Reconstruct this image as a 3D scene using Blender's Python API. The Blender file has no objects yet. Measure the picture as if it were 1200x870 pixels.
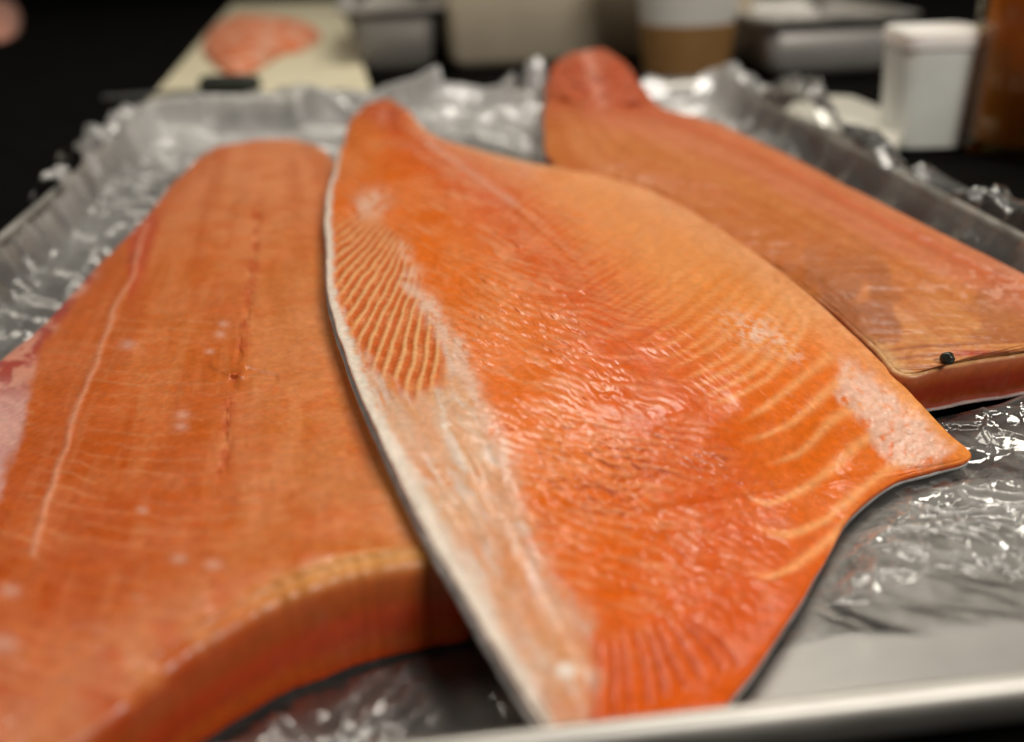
import bpy, bmesh, math, random
import numpy as np
from mathutils import Vector, Matrix

random.seed(7)
scene = bpy.context.scene
COL = scene.collection

# ------------------------------------------------------------------ camera
FPX, CX, CY = 1150.0, 600.0, 435.0            # focal length and centre in photo pixels (1200 x 870)
CAM = np.array([0.0, 0.0, 0.155])
ROLL = math.radians(2.2)                       # the camera was held slightly tilted
VX, VY = 145.0 * math.cos(ROLL) - 543.0 * math.sin(ROLL), 543.0 * math.cos(ROLL) + 145.0 * math.sin(ROLL)
PITCH = math.atan(VY / FPX)
YAW = math.atan(VX / (FPX * math.cos(PITCH) + VY * math.sin(PITCH)))
FW = np.array([math.sin(YAW) * math.cos(PITCH), math.cos(YAW) * math.cos(PITCH), -math.sin(PITCH)])
RT = np.array([math.cos(YAW), -math.sin(YAW), 0.0])
UP = np.cross(RT, FW)
RT, UP = math.cos(ROLL) * RT - math.sin(ROLL) * UP, math.sin(ROLL) * RT + math.cos(ROLL) * UP
cd = bpy.data.cameras.new('camera'); cam = bpy.data.objects.new('camera', cd); COL.objects.link(cam)
cd.sensor_width = 36.0; cd.lens = FPX / 1200.0 * 36.0
cd.clip_start = 0.01; cd.clip_end = 100.0
cam.matrix_world = Matrix(((RT[0], UP[0], -FW[0], CAM[0]), (RT[1], UP[1], -FW[1], CAM[1]), (RT[2], UP[2], -FW[2], CAM[2]), (0, 0, 0, 1)))
cd.dof.use_dof = True; cd.dof.focus_distance = 0.298; cd.dof.aperture_fstop = 5.0
cd.dof.aperture_blades = 0
scene.camera = cam

# ------------------------------------------------------------------ light
world = bpy.data.worlds.new('World'); scene.world = world; world.use_nodes = True
bg = world.node_tree.nodes['Background']
bg.inputs[0].default_value = (1.0, 0.93, 0.84, 1); bg.inputs[1].default_value = 0.035

def area(name, loc, aim, sx, sy, power, col):
    l = bpy.data.lights.new(name, 'AREA'); l.shape = 'RECTANGLE'; l.size = sx; l.size_y = sy
    l.energy = power; l.color = col
    o = bpy.data.objects.new(name, l); COL.objects.link(o); o.location = loc
    o.rotation_euler = (Vector(aim) - Vector(loc)).to_track_quat('-Z', 'Y').to_euler()
    return o
area('ceiling_or_fill_lamp', (0.45, 1.10, 1.45), (0.05, 0.35, 0.0), 1.1, 0.30, 17.5, (1.0, 0.93, 0.82))
area('ceiling_or_fill_lamp', (-0.75, 0.75, 1.45), (0.05, 0.35, 0.0), 0.35, 1.0, 7.5, (1.0, 0.92, 0.80))
area('ceiling_or_fill_lamp', (0.62, -0.60, 1.10), (0.20, 0.8, 0.0), 0.5, 0.3, 15.0, (1.0, 0.94, 0.86))  # fill added behind the camera to brighten the background and front faces

scene.view_settings.view_transform = 'Standard'; scene.view_settings.look = 'None'
scene.view_settings.gamma = 1.0; scene.view_settings.exposure = 0.0
scene.view_settings.use_curve_mapping = False
try:
    scene.cycles.use_denoising = True
    scene.cycles.denoiser = 'OPENIMAGEDENOISE'
except Exception:
    pass
scene.cycles.max_bounces = 14; scene.cycles.transparent_max_bounces = 24
scene.cycles.sample_clamp_indirect = 4.0

# ------------------------------------------------------------------ helpers
def at(x, y, z):
    """point at height z seen at photo pixel (x, y); arrays welcome"""
    x = np.asarray(x, float); y = np.asarray(y, float); z = np.asarray(z, float)
    d = FW * FPX + (x[..., None] - CX) * RT - (y[..., None] - CY) * UP
    k = (z - CAM[2]) / d[..., 2]
    return CAM + d * k[..., None]

def atY(x, y, Y):
    """point at world depth Y seen at photo pixel (x, y)"""
    d = FW * FPX + (x - CX) * RT - (y - CY) * UP
    return CAM + d * (Y / d[1])

def mesh_obj(name, verts, faces, mat, parent=None, smooth=True):
    me = bpy.data.meshes.new(name)
    me.from_pydata([tuple(map(float, v)) for v in verts], [], faces)
    me.validate(); me.update()
    if smooth:
        me.polygons.foreach_set('use_smooth', [True] * len(me.polygons))
    me.materials.append(mat)
    o = bpy.data.objects.new(name, me); COL.objects.link(o)
    if parent: o.parent = parent
    return o

def fast_mesh(name, V, F, mat, parent=None, smooth=True, attrs=None):
    """V (n,3) array, F (m,4) array of quads"""
    me = bpy.data.meshes.new(name)
    V = np.asarray(V, np.float32); F = np.asarray(F, np.int32)
    me.vertices.add(len(V)); me.vertices.foreach_set('co', V.ravel())
    me.loops.add(F.size); me.loops.foreach_set('vertex_index', F.ravel())
    me.polygons.add(len(F))
    me.polygons.foreach_set('loop_start', np.arange(0, F.size, F.shape[1], dtype=np.int32))
    me.polygons.foreach_set('loop_total', np.full(len(F), F.shape[1], np.int32))
    me.update(calc_edges=True)
    me.polygons.foreach_set('use_smooth', np.full(len(F), smooth, bool))
    for k, a in (attrs or {}).items():
        a = np.asarray(a, np.float32)
        if a.ndim == 2:
            t = me.attributes.new(k, 'FLOAT_COLOR', 'POINT')
            t.data.foreach_set('color', np.concatenate([a, np.ones((len(a), 1), np.float32)], 1).ravel())
        else:
            t = me.attributes.new(k, 'FLOAT', 'POINT'); t.data.foreach_set('value', a)
    me.materials.append(mat)
    o = bpy.data.objects.new(name, me); COL.objects.link(o)
    if parent: o.parent = parent
    return o

def empty(name, loc=(0, 0, 0)):
    o = bpy.data.objects.new(name, None); COL.objects.link(o); o.location = loc
    o.empty_display_size = 0.02
    return o

def tag(o, label, cat, group=None):
    o['label'] = label; o['category'] = cat
    if group: o['group'] = group
    return o

def structure(o):
    o['kind'] = 'structure'; return o

def from_bm(name, bm, mat, parent=None, smooth=False, bevel=0.0, seg=3):
    if bevel:
        bmesh.ops.bevel(bm, geom=bm.edges[:], offset=bevel, segments=seg, affect='EDGES', profile=0.5)
    me = bpy.data.meshes.new(name); bm.to_mesh(me); bm.free()
    if smooth or bevel:
        me.polygons.foreach_set('use_smooth', [True] * len(me.polygons))
    me.materials.append(mat)
    o = bpy.data.objects.new(name, me); COL.objects.link(o)
    if parent: o.parent = parent
    return o

def box_bm(cx, cy, cz, sx, sy, sz, rz=0.0):
    bm = bmesh.new()
    bmesh.ops.create_cube(bm, size=1.0, matrix=Matrix.Translation((cx, cy, cz)) @ Matrix.Rotation(rz, 4, 'Z') @ Matrix.Diagonal((sx, sy, sz, 1)))
    return bm

def lathe(name, prof, mat, parent=None, n=64, loc=(0, 0, 0)):
    """prof: list of (r, z); closed solid of revolution"""
    V, F = [], []
    for r, z in prof:
        for k in range(n):
            a = 2 * math.pi * k / n
            V.append((loc[0] + r * math.cos(a), loc[1] + r * math.sin(a), loc[2] + z))
    for j in range(len(prof) - 1):
        for k in range(n):
            F.append((j * n + k, j * n + (k + 1) % n, (j + 1) * n + (k + 1) % n, (j + 1) * n + k))
    o = mesh_obj(name, V, F, mat, parent)
    o.data.set_sharp_from_angle(angle=math.radians(32))
    return o

def hash2(ix, iy, seed):
    h = (ix.astype(np.int64) * 374761393 + iy.astype(np.int64) * 668265263 + seed * 974634599) & 0xFFFFFFFF
    h = ((h ^ (h >> 13)) * 1274126177) & 0xFFFFFFFF
    h = ((h ^ (h >> 15)) * 2246822519) & 0xFFFFFFFF
    return ((h ^ (h >> 16)) & 0xFFFFFF) / float(0xFFFFFF)

def vnoise(x, y, seed=0):
    ix = np.floor(x); iy = np.floor(y); fx = x - ix; fy = y - iy
    fx = fx * fx * fx * (fx * (fx * 6 - 15) + 10); fy = fy * fy * fy * (fy * (fy * 6 - 15) + 10)
    a = hash2(ix, iy, seed); b = hash2(ix + 1, iy, seed); c = hash2(ix, iy + 1, seed); d = hash2(ix + 1, iy + 1, seed)
    return (a * (1 - fx) + b * fx) * (1 - fy) + (c * (1 - fx) + d * fx) * fy

def fbm(x, y, seed=0, octv=4, gain=0.5):
    s = 0; a = 1.0; t = 0
    for k in range(octv):
        s = s + a * vnoise(x * 2 ** k + 17.3 * k, y * 2 ** k - 9.1 * k, seed + k); t += a; a *= gain
    return s / t

def sstep(a, b, x):
    t = np.clip((x - a) / (b - a), 0, 1); return t * t * (3 - 2 * t)

def crumple(x, y, cell, seed, grad=0.5, sign=1):
    """envelope of randomly tilted facets: flat planes that meet in sharp creases"""
    gx = x / cell; gy = y / cell
    ix = np.floor(gx); iy = np.floor(gy)
    best = np.full(x.shape, -1e9)
    for dx in (-1, 0, 1):
        for dy in (-1, 0, 1):
            jx = ix + dx; jy = iy + dy
            sx = jx + hash2(jx, jy, seed); sy = jy + hash2(jx, jy, seed + 1)
            ga = hash2(jx, jy, seed + 2) * 6.2832; gm = grad * hash2(jx, jy, seed + 3)
            h = hash2(jx, jy, seed + 4) * 0.35
            ex = gx - sx; ey = gy - sy
            p = h + gm * (np.cos(ga) * ex + np.sin(ga) * ey) - 0.55 * (ex * ex + ey * ey)
            best = np.maximum(best, p)
    return sign * best * cell

def pleats(x, y, cell, seed, w):
    """thin raised folds along the borders between random cells"""
    gx = x / cell; gy = y / cell; ix = np.floor(gx); iy = np.floor(gy)
    f1 = np.full(x.shape, 9.0); f2 = np.full(x.shape, 9.0)
    for dx in (-1, 0, 1):
        for dy in (-1, 0, 1):
            jx = ix + dx; jy = iy + dy
            d = np.hypot(gx - jx - hash2(jx, jy, seed), gy - jy - hash2(jx, jy, seed + 1))
            f2 = np.minimum(f2, np.maximum(f1, d)); f1 = np.minimum(f1, d)
    m = sstep(0.40, 0.62, fbm(x / cell * 0.35, y / cell * 0.35, seed + 2, 2))
    return np.exp(-(((f2 - f1) * cell) / w) ** 2) * m

def catmull(P, n, closed=False):
    """P (m,k) -> (n,k) along a centripetal-ish uniform Catmull-Rom"""
    P = np.asarray(P, float); m = len(P)
    t = np.linspace(0, m - 1 - 1e-9, n); i = np.floor(t).astype(int); f = (t - i)[:, None]
    g = lambda j: P[np.clip(j, 0, m - 1)]
    p0, p1, p2, p3 = g(i - 1), g(i), g(i + 1), g(i + 2)
    return 0.5 * ((2 * p1) + (-p0 + p2) * f + (2 * p0 - 5 * p1 + 4 * p2 - p3) * f ** 2 + (-p0 + 3 * p1 - 3 * p2 + p3) * f ** 3)

def dist_poly(X, Y, P):
    """distance in pixels to a polyline and the fraction run along it"""
    P = np.asarray(P, float)
    L = np.concatenate([[0], np.cumsum(np.hypot(*np.diff(P, axis=0).T))])
    best = np.full(X.shape, 1e9); frac = np.zeros(X.shape)
    for k in range(len(P) - 1):
        a, b = P[k], P[k + 1]; d = b - a; l2 = d @ d + 1e-9
        t = np.clip(((X - a[0]) * d[0] + (Y - a[1]) * d[1]) / l2, 0, 1)
        q = np.hypot(X - a[0] - t * d[0], Y - a[1] - t * d[1])
        m = q < best; best = np.where(m, q, best)
        frac = np.where(m, (L[k] + t * (L[k + 1] - L[k])) / L[-1], frac)
    return best, frac

def inside(X, Y, P):
    P = np.asarray(P, float); r = np.zeros(X.shape, bool); j = len(P) - 1
    for i in range(len(P)):
        xi, yi = P[i]; xj, yj = P[j]
        c = ((yi > Y) != (yj > Y)) & (X < (xj - xi) * (Y - yi) / (yj - yi + 1e-12) + xi)
        r ^= c; j = i
    return r

def soft_inside(X, Y, P, soft):
    """1 inside polygon, 0 outside, with a soft border (pixels)"""
    Q = list(P) + [P[0]]
    d, _ = dist_poly(X, Y, Q); s = np.where(inside(X, Y, P), d, -d)
    return sstep(-soft, soft, s)

def mixc(c, col, m):
    return c * (1 - m[..., None]) + np.asarray(col) * m[..., None]

# ------------------------------------------------------------------ materials
def mat(name, base=(0.5, 0.5, 0.5), rough=0.5, metal=0.0, nscale=0, ncol=None, nfac=0.5, bump=0.0, bscale=200, **kw):
    m = bpy.data.materials.new(name); m.use_nodes = True
    nt = m.node_tree; b = nt.nodes['Principled BSDF']
    b.inputs['Base Color'].default_value = (*base, 1); b.inputs['Roughness'].default_value = rough
    b.inputs['Metallic'].default_value = metal
    for k, v in kw.items():
        b.inputs[k.replace('_', ' ')].default_value = v
    tc = nt.nodes.new('ShaderNodeTexCoord')
    if nscale:
        n = nt.nodes.new('ShaderNodeTexNoise'); n.inputs['Scale'].default_value = nscale; n.inputs['Detail'].default_value = 5
        nt.links.new(tc.outputs['Object'], n.inputs['Vector'])
        r = nt.nodes.new('ShaderNodeMix'); r.data_type = 'RGBA'
        r.inputs['A'].default_value = (*base, 1); r.inputs['B'].default_value = (*(ncol or base), 1)
        mr = nt.nodes.new('ShaderNodeMapRange'); mr.inputs['From Min'].default_value = 0.5 - nfac / 2; mr.inputs['From Max'].default_value = 0.5 + nfac / 2
        nt.links.new(n.outputs['Fac'], mr.inputs['Value']); nt.links.new(mr.outputs['Result'], r.inputs['Factor'])
        nt.links.new(r.outputs['Result'], b.inputs['Base Color'])
    if bump:
        n2 = nt.nodes.new('ShaderNodeTexNoise'); n2.inputs['Scale'].default_value = bscale; n2.inputs['Detail'].default_value = 4
        nt.links.new(tc.outputs['Object'], n2.inputs['Vector'])
        bp = nt.nodes.new('ShaderNodeBump'); bp.inputs['Strength'].default_value = bump; bp.inputs['Distance'].default_value = 0.001
        nt.links.new(n2.outputs['Fac'], bp.inputs['Height']); nt.links.new(bp.outputs['Normal'], b.inputs['Normal'])
    return m

def brushed(name, base, rough, metal=1.0, stretch=(1, 60, 60), scale=30):
    """metal with fine drawn scratches"""
    m = bpy.data.materials.new(name); m.use_nodes = True
    nt = m.node_tree; b = nt.nodes['Principled BSDF']
    b.inputs['Metallic'].default_value = metal
    tc = nt.nodes.new('ShaderNodeTexCoord'); mp = nt.nodes.new('ShaderNodeMapping'); mp.inputs['Scale'].default_value = stretch
    n = nt.nodes.new('ShaderNodeTexNoise'); n.inputs['Scale'].default_value = scale; n.inputs['Detail'].default_value = 6
    nt.links.new(tc.outputs['Object'], mp.inputs['Vector']); nt.links.new(mp.outputs['Vector'], n.inputs['Vector'])
    n2 = nt.nodes.new('ShaderNodeTexNoise'); n2.inputs['Scale'].default_value = 25; n2.inputs['Detail'].default_value = 6
    nt.links.new(tc.outputs['Object'], n2.inputs['Vector'])
    ad = nt.nodes.new('ShaderNodeMath'); ad.operation = 'ADD'
    nt.links.new(n.outputs['Fac'], ad.inputs[0]); nt.links.new(n2.outputs['Fac'], ad.inputs[1])
    mr = nt.nodes.new('ShaderNodeMapRange'); mr.inputs['From Min'].default_value = 0.6; mr.inputs['From Max'].default_value = 1.4
    mr.inputs['To Min'].default_value = rough * 0.75; mr.inputs['To Max'].default_value = rough * 1.3
    nt.links.new(ad.outputs[0], mr.inputs['Value']); nt.links.new(mr.outputs['Result'], b.inputs['Roughness'])
    mx = nt.nodes.new('ShaderNodeMix'); mx.data_type = 'RGBA'
    mx.inputs['A'].default_value = (*[c * 0.82 for c in base], 1); mx.inputs['B'].default_value = (*base, 1)
    nt.links.new(n2.outputs['Fac'], mx.inputs['Factor']); nt.links.new(mx.outputs['Result'], b.inputs['Base Color'])
    bp = nt.nodes.new('ShaderNodeBump'); bp.inputs['Strength'].default_value = 0.12; bp.inputs['Distance'].default_value = 0.0004
    nt.links.new(n.outputs['Fac'], bp.inputs['Height']); nt.links.new(bp.outputs['Normal'], b.inputs['Normal'])
    return m

def flesh_mat(name, rough, coat, spec, grain, sss=0.16):
    """raw fish: pigment from the 'pigment' attribute, wetness from 'dry', fine fibre and grain from noise"""
    m = bpy.data.materials.new(name); m.use_nodes = True
    nt = m.node_tree; b = nt.nodes['Principled BSDF']; L = nt.links
    at_ = nt.nodes.new('ShaderNodeAttribute'); at_.attribute_name = 'pigment'
    dr = nt.nodes.new('ShaderNodeAttribute'); dr.attribute_name = 'dry'
    tc = nt.nodes.new('ShaderNodeTexCoord')
    n = nt.nodes.new('ShaderNodeTexNoise'); n.inputs['Scale'].default_value = 420; n.inputs['Detail'].default_value = 6; n.inputs['Roughness'].default_value = 0.65
    L.new(tc.outputs['Object'], n.inputs['Vector'])
    mr = nt.nodes.new('ShaderNodeMapRange'); mr.inputs['From Min'].default_value = 0.3; mr.inputs['From Max'].default_value = 0.7
    mr.inputs['To Min'].default_value = 0.84; mr.inputs['To Max'].default_value = 1.13
    L.new(n.outputs['Fac'], mr.inputs['Value'])
    mu = nt.nodes.new('ShaderNodeVectorMath'); mu.operation = 'SCALE'
    L.new(at_.outputs['Color'], mu.inputs[0]); L.new(mr.outputs['Result'], mu.inputs['Scale'])
    L.new(mu.outputs['Vector'], b.inputs['Base Color'])
    n3 = nt.nodes.new('ShaderNodeTexNoise'); n3.inputs['Scale'].default_value = 95; n3.inputs['Detail'].default_value = 5
    L.new(tc.outputs['Object'], n3.inputs['Vector'])
    rr = nt.nodes.new('ShaderNodeMapRange'); rr.inputs['From Min'].default_value = 0.3; rr.inputs['From Max'].default_value = 0.7
    rr.inputs['To Min'].default_value = rough - 0.10; rr.inputs['To Max'].default_value = rough + 0.12
    L.new(n3.outputs['Fac'], rr.inputs['Value'])
    ad = nt.nodes.new('ShaderNodeMath'); ad.operation = 'ADD'; ad.use_clamp = True
    L.new(rr.outputs['Result'], ad.inputs[0]); L.new(dr.outputs['Fac'], ad.inputs[1]); L.new(ad.outputs[0], b.inputs['Roughness'])
    b.inputs['Subsurface Weight'].default_value = sss
    b.inputs['Subsurface Radius'].default_value = (1.0, 0.28, 0.10); b.inputs['Subsurface Scale'].default_value = 0.003
    b.inputs['Specular IOR Level'].default_value = spec
    b.inputs['Coat Weight'].default_value = coat; b.inputs['Coat Roughness'].default_value = 0.34
    bp = nt.nodes.new('ShaderNodeBump'); bp.inputs['Strength'].default_value = grain; bp.inputs['Distance'].default_value = 0.0006
    L.new(n.outputs['Fac'], bp.inputs['Height']); L.new(bp.outputs['Normal'], b.inputs['Normal'])
    L.new(bp.outputs['Normal'], b.inputs['Coat Normal'])
    return m

M_FLESH = flesh_mat('wet_salmon_flesh', 0.22, 0.08, 0.42, 0.26)
M_FLESH2 = flesh_mat('matt_salmon_flesh', 0.37, 0.05, 0.33, 0.08)
M_SKIN = mat('silver_fish_skin', (0.60, 0.57, 0.53), 0.32, 0.25, nscale=160, ncol=(0.34, 0.34, 0.35), bump=0.3, bscale=900)
M_PAN = brushed('drawn_aluminium', (0.32, 0.31, 0.295), 0.42)
M_RIM = brushed('polished_aluminium_bead', (0.56, 0.54, 0.50), 0.46)
M_COUNTER = mat('dark_counter', (0.0025, 0.0025, 0.0023), 0.85, 0.0, nscale=30, ncol=(0.005, 0.0045, 0.004), bump=0.2, bscale=150, Specular_IOR_Level=0.02)
M_FLOOR = mat('dark_floor', (0.004, 0.004, 0.004), 0.9, nscale=8, ncol=(0.006, 0.005, 0.004), Specular_IOR_Level=0.05)

def film_mat():
    m = bpy.data.materials.new('clear_cling_film'); m.use_nodes = True
    nt = m.node_tree; L = nt.links
    nt.nodes.remove(nt.nodes['Principled BSDF']); out = nt.nodes['Material Output']
    tr = nt.nodes.new('ShaderNodeBsdfTransparent'); tr.inputs[0].default_value = (0.95, 0.95, 0.94, 1)
    gl = nt.nodes.new('ShaderNodeBsdfGlossy'); gl.inputs['Roughness'].default_value = 0.07; gl.inputs['Color'].default_value = (1, 1, 1, 1)
    df = nt.nodes.new('ShaderNodeBsdfDiffuse'); df.inputs[0].default_value = (0.85, 0.84, 0.82, 1)
    tl = nt.nodes.new('ShaderNodeBsdfTranslucent'); tl.inputs[0].default_value = (0.85, 0.84, 0.82, 1)
    tc = nt.nodes.new('ShaderNodeTexCoord')
    n = nt.nodes.new('ShaderNodeTexNoise'); n.inputs['Scale'].default_value = 320; n.inputs['Detail'].default_value = 5
    L.new(tc.outputs['Object'], n.inputs['Vector'])
    bp = nt.nodes.new('ShaderNodeBump'); bp.inputs['Strength'].default_value = 0.25; bp.inputs['Distance'].default_value = 0.0006
    L.new(n.outputs['Fac'], bp.inputs['Height'])
    cur = bp.outputs['Normal']
    fi = nt.nodes.new('ShaderNodeAttribute'); fi.attribute_name = 'fine'
    wn = nt.nodes.new('ShaderNodeTexNoise'); wn.inputs['Scale'].default_value = 60; wn.inputs['Detail'].default_value = 3
    L.new(tc.outputs['Object'], wn.inputs['Vector'])
    for sc, rot, st, k in ((80, 0.5, (1, 0.30, 1), 0.26), (150, -0.8, (0.3, 1, 1), 0.28), (300, 1.3, (1, 0.3, 1), 0.20)):
        mp = nt.nodes.new('ShaderNodeMapping'); mp.inputs['Rotation'].default_value = (0, 0, rot); mp.inputs['Scale'].default_value = st
        ds = nt.nodes.new('ShaderNodeVectorMath'); ds.operation = 'MULTIPLY_ADD'; ds.inputs[1].default_value = (0.012, 0.012, 0.012)
        L.new(wn.outputs['Color'], ds.inputs[0]); L.new(tc.outputs['Object'], ds.inputs[2]); L.new(ds.outputs[0], mp.inputs['Vector'])
        vo = nt.nodes.new('ShaderNodeTexVoronoi'); vo.inputs['Scale'].default_value = sc; L.new(mp.outputs['Vector'], vo.inputs['Vector'])
        sb = nt.nodes.new('ShaderNodeVectorMath'); sb.operation = 'SUBTRACT'; sb.inputs[1].default_value = (0.5, 0.5, 0.5); L.new(vo.outputs['Color'], sb.inputs[0])
        md = nt.nodes.new('ShaderNodeVectorMath'); md.operation = 'MULTIPLY_ADD'; kv = nt.nodes.new('ShaderNodeVectorMath'); kv.operation = 'SCALE'; kv.inputs[0].default_value = (k, k, k * 0.3); L.new(fi.outputs['Fac'], kv.inputs['Scale']); L.new(kv.outputs[0], md.inputs[1])
        L.new(sb.outputs[0], md.inputs[0]); L.new(cur, md.inputs[2]); cur = md.outputs[0]
    ro = nt.nodes.new('ShaderNodeMapRange'); ro.inputs['From Min'].default_value = 0.2; ro.inputs['To Min'].default_value = 0.24; ro.inputs['To Max'].default_value = 0.06
    L.new(fi.outputs['Fac'], ro.inputs['Value']); L.new(ro.outputs['Result'], gl.inputs['Roughness'])
    nn = nt.nodes.new('ShaderNodeVectorMath'); nn.operation = 'NORMALIZE'; L.new(cur, nn.inputs[0])
    L.new(nn.outputs[0], gl.inputs['Normal'])
    fr = nt.nodes.new('ShaderNodeFresnel'); fr.inputs['IOR'].default_value = 1.5; L.new(bp.outputs['Normal'], fr.inputs['Normal'])
    ma = nt.nodes.new('ShaderNodeMath'); ma.operation = 'MULTIPLY_ADD'; ma.use_clamp = True
    ma.inputs[1].default_value = 1.2; ma.inputs[2].default_value = 0.035; L.new(fr.outputs[0], ma.inputs[0])
    ml = nt.nodes.new('ShaderNodeMixShader'); ml.inputs[0].default_value = 0.5
    L.new(df.outputs[0], ml.inputs[1]); L.new(tl.outputs[0], ml.inputs[2])
    m1 = nt.nodes.new('ShaderNodeMixShader'); la = nt.nodes.new('ShaderNodeAttribute'); la.attribute_name = 'layers'; L.new(la.outputs['Fac'], m1.inputs[0])
    L.new(tr.outputs[0], m1.inputs[1]); L.new(ml.outputs[0], m1.inputs[2])
    m2 = nt.nodes.new('ShaderNodeMixShader'); L.new(ma.outputs[0], m2.inputs[0])
    L.new(m1.outputs[0], m2.inputs[1]); L.new(gl.outputs[0], m2.inputs[2])
    L.new(m2.outputs[0], out.inputs['Surface'])
    return m
M_FILM = film_mat()

# ------------------------------------------------------------------ the setting
structure(from_bm('counter_top', box_bm(0.2, 1.0, -0.022, 3.2, 2.2, 0.04), M_COUNTER, bevel=0.004))
structure(from_bm('floor', box_bm(0, 20.0, -0.92, 80, 80, 0.04), M_FLOOR))

# ------------------------------------------------------------------ sheet pan (18 x 26 inch)
PX0, PX1, PY0, PY1, PZ = -0.190, 0.248, 0.1268, 0.765, 0.025      # centre line of the rolled rim
def rrect(x0, x1, y0, y1, r, n=10):
    P = []
    for cx, cy, a0 in ((x1 - r, y1 - r, 0), (x0 + r, y1 - r, 90), (x0 + r, y0 + r, 180), (x1 - r, y0 + r, 270)):
        for k in range(n + 1):
            a = math.radians(a0 + 90 * k / n); P.append((cx + r * math.cos(a), cy + r * math.sin(a)))
    return P
def pan_ring(inset, z, r=0.022):
    return [(x, y, z) for x, y in rrect(PX0 + inset, PX1 - inset, PY0 + inset, PY1 - inset, max(r - inset * 0.5, 0.004))]
def rings_mesh(name, rings, m, parent, cap_last=False, closed=False):
    V, F = [], []; n = len(rings[0])
    for R in rings: V += R
    J = len(rings)
    for j in range(J if closed else J - 1):
        for k in range(n):
            a, b = j * n, ((j + 1) % J) * n
            F.append((a + k, a + (k + 1) % n, b + (k + 1) % n, b + k))
    if cap_last: F.append(tuple(range((J - 1) * n, J * n)))
    return mesh_obj(name, V, F, m, parent)
pan = tag(empty('sheet_pan', (0, 0, 0)), 'shallow aluminium sheet pan with rolled rim carrying the three salmon fillets', 'sheet pan')
prof = [(0.0012, 0.0218), (0.0030, 0.0205), (0.0085, 0.006), (0.0105, 0.002), (0.014, 0.0003), (0.018, 0.0), (0.05, 0.0)]
rings_mesh('tray_body', [pan_ring(i, z) for i, z in prof], M_PAN, pan, cap_last=True)
rim_rings = []
for k in range(14):
    a = 2 * math.pi * k / 14
    rim_rings.append(pan_ring(0.0031 * math.cos(a) - 0.0006, PZ + 0.0050 * math.sin(a) - 0.0050))
rings_mesh('rolled_rim', rim_rings, M_RIM, pan, closed=True)

# ------------------------------------------------------------------ fillets
FOOT = []          # footprints, so that the film lies flat beneath them

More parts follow.
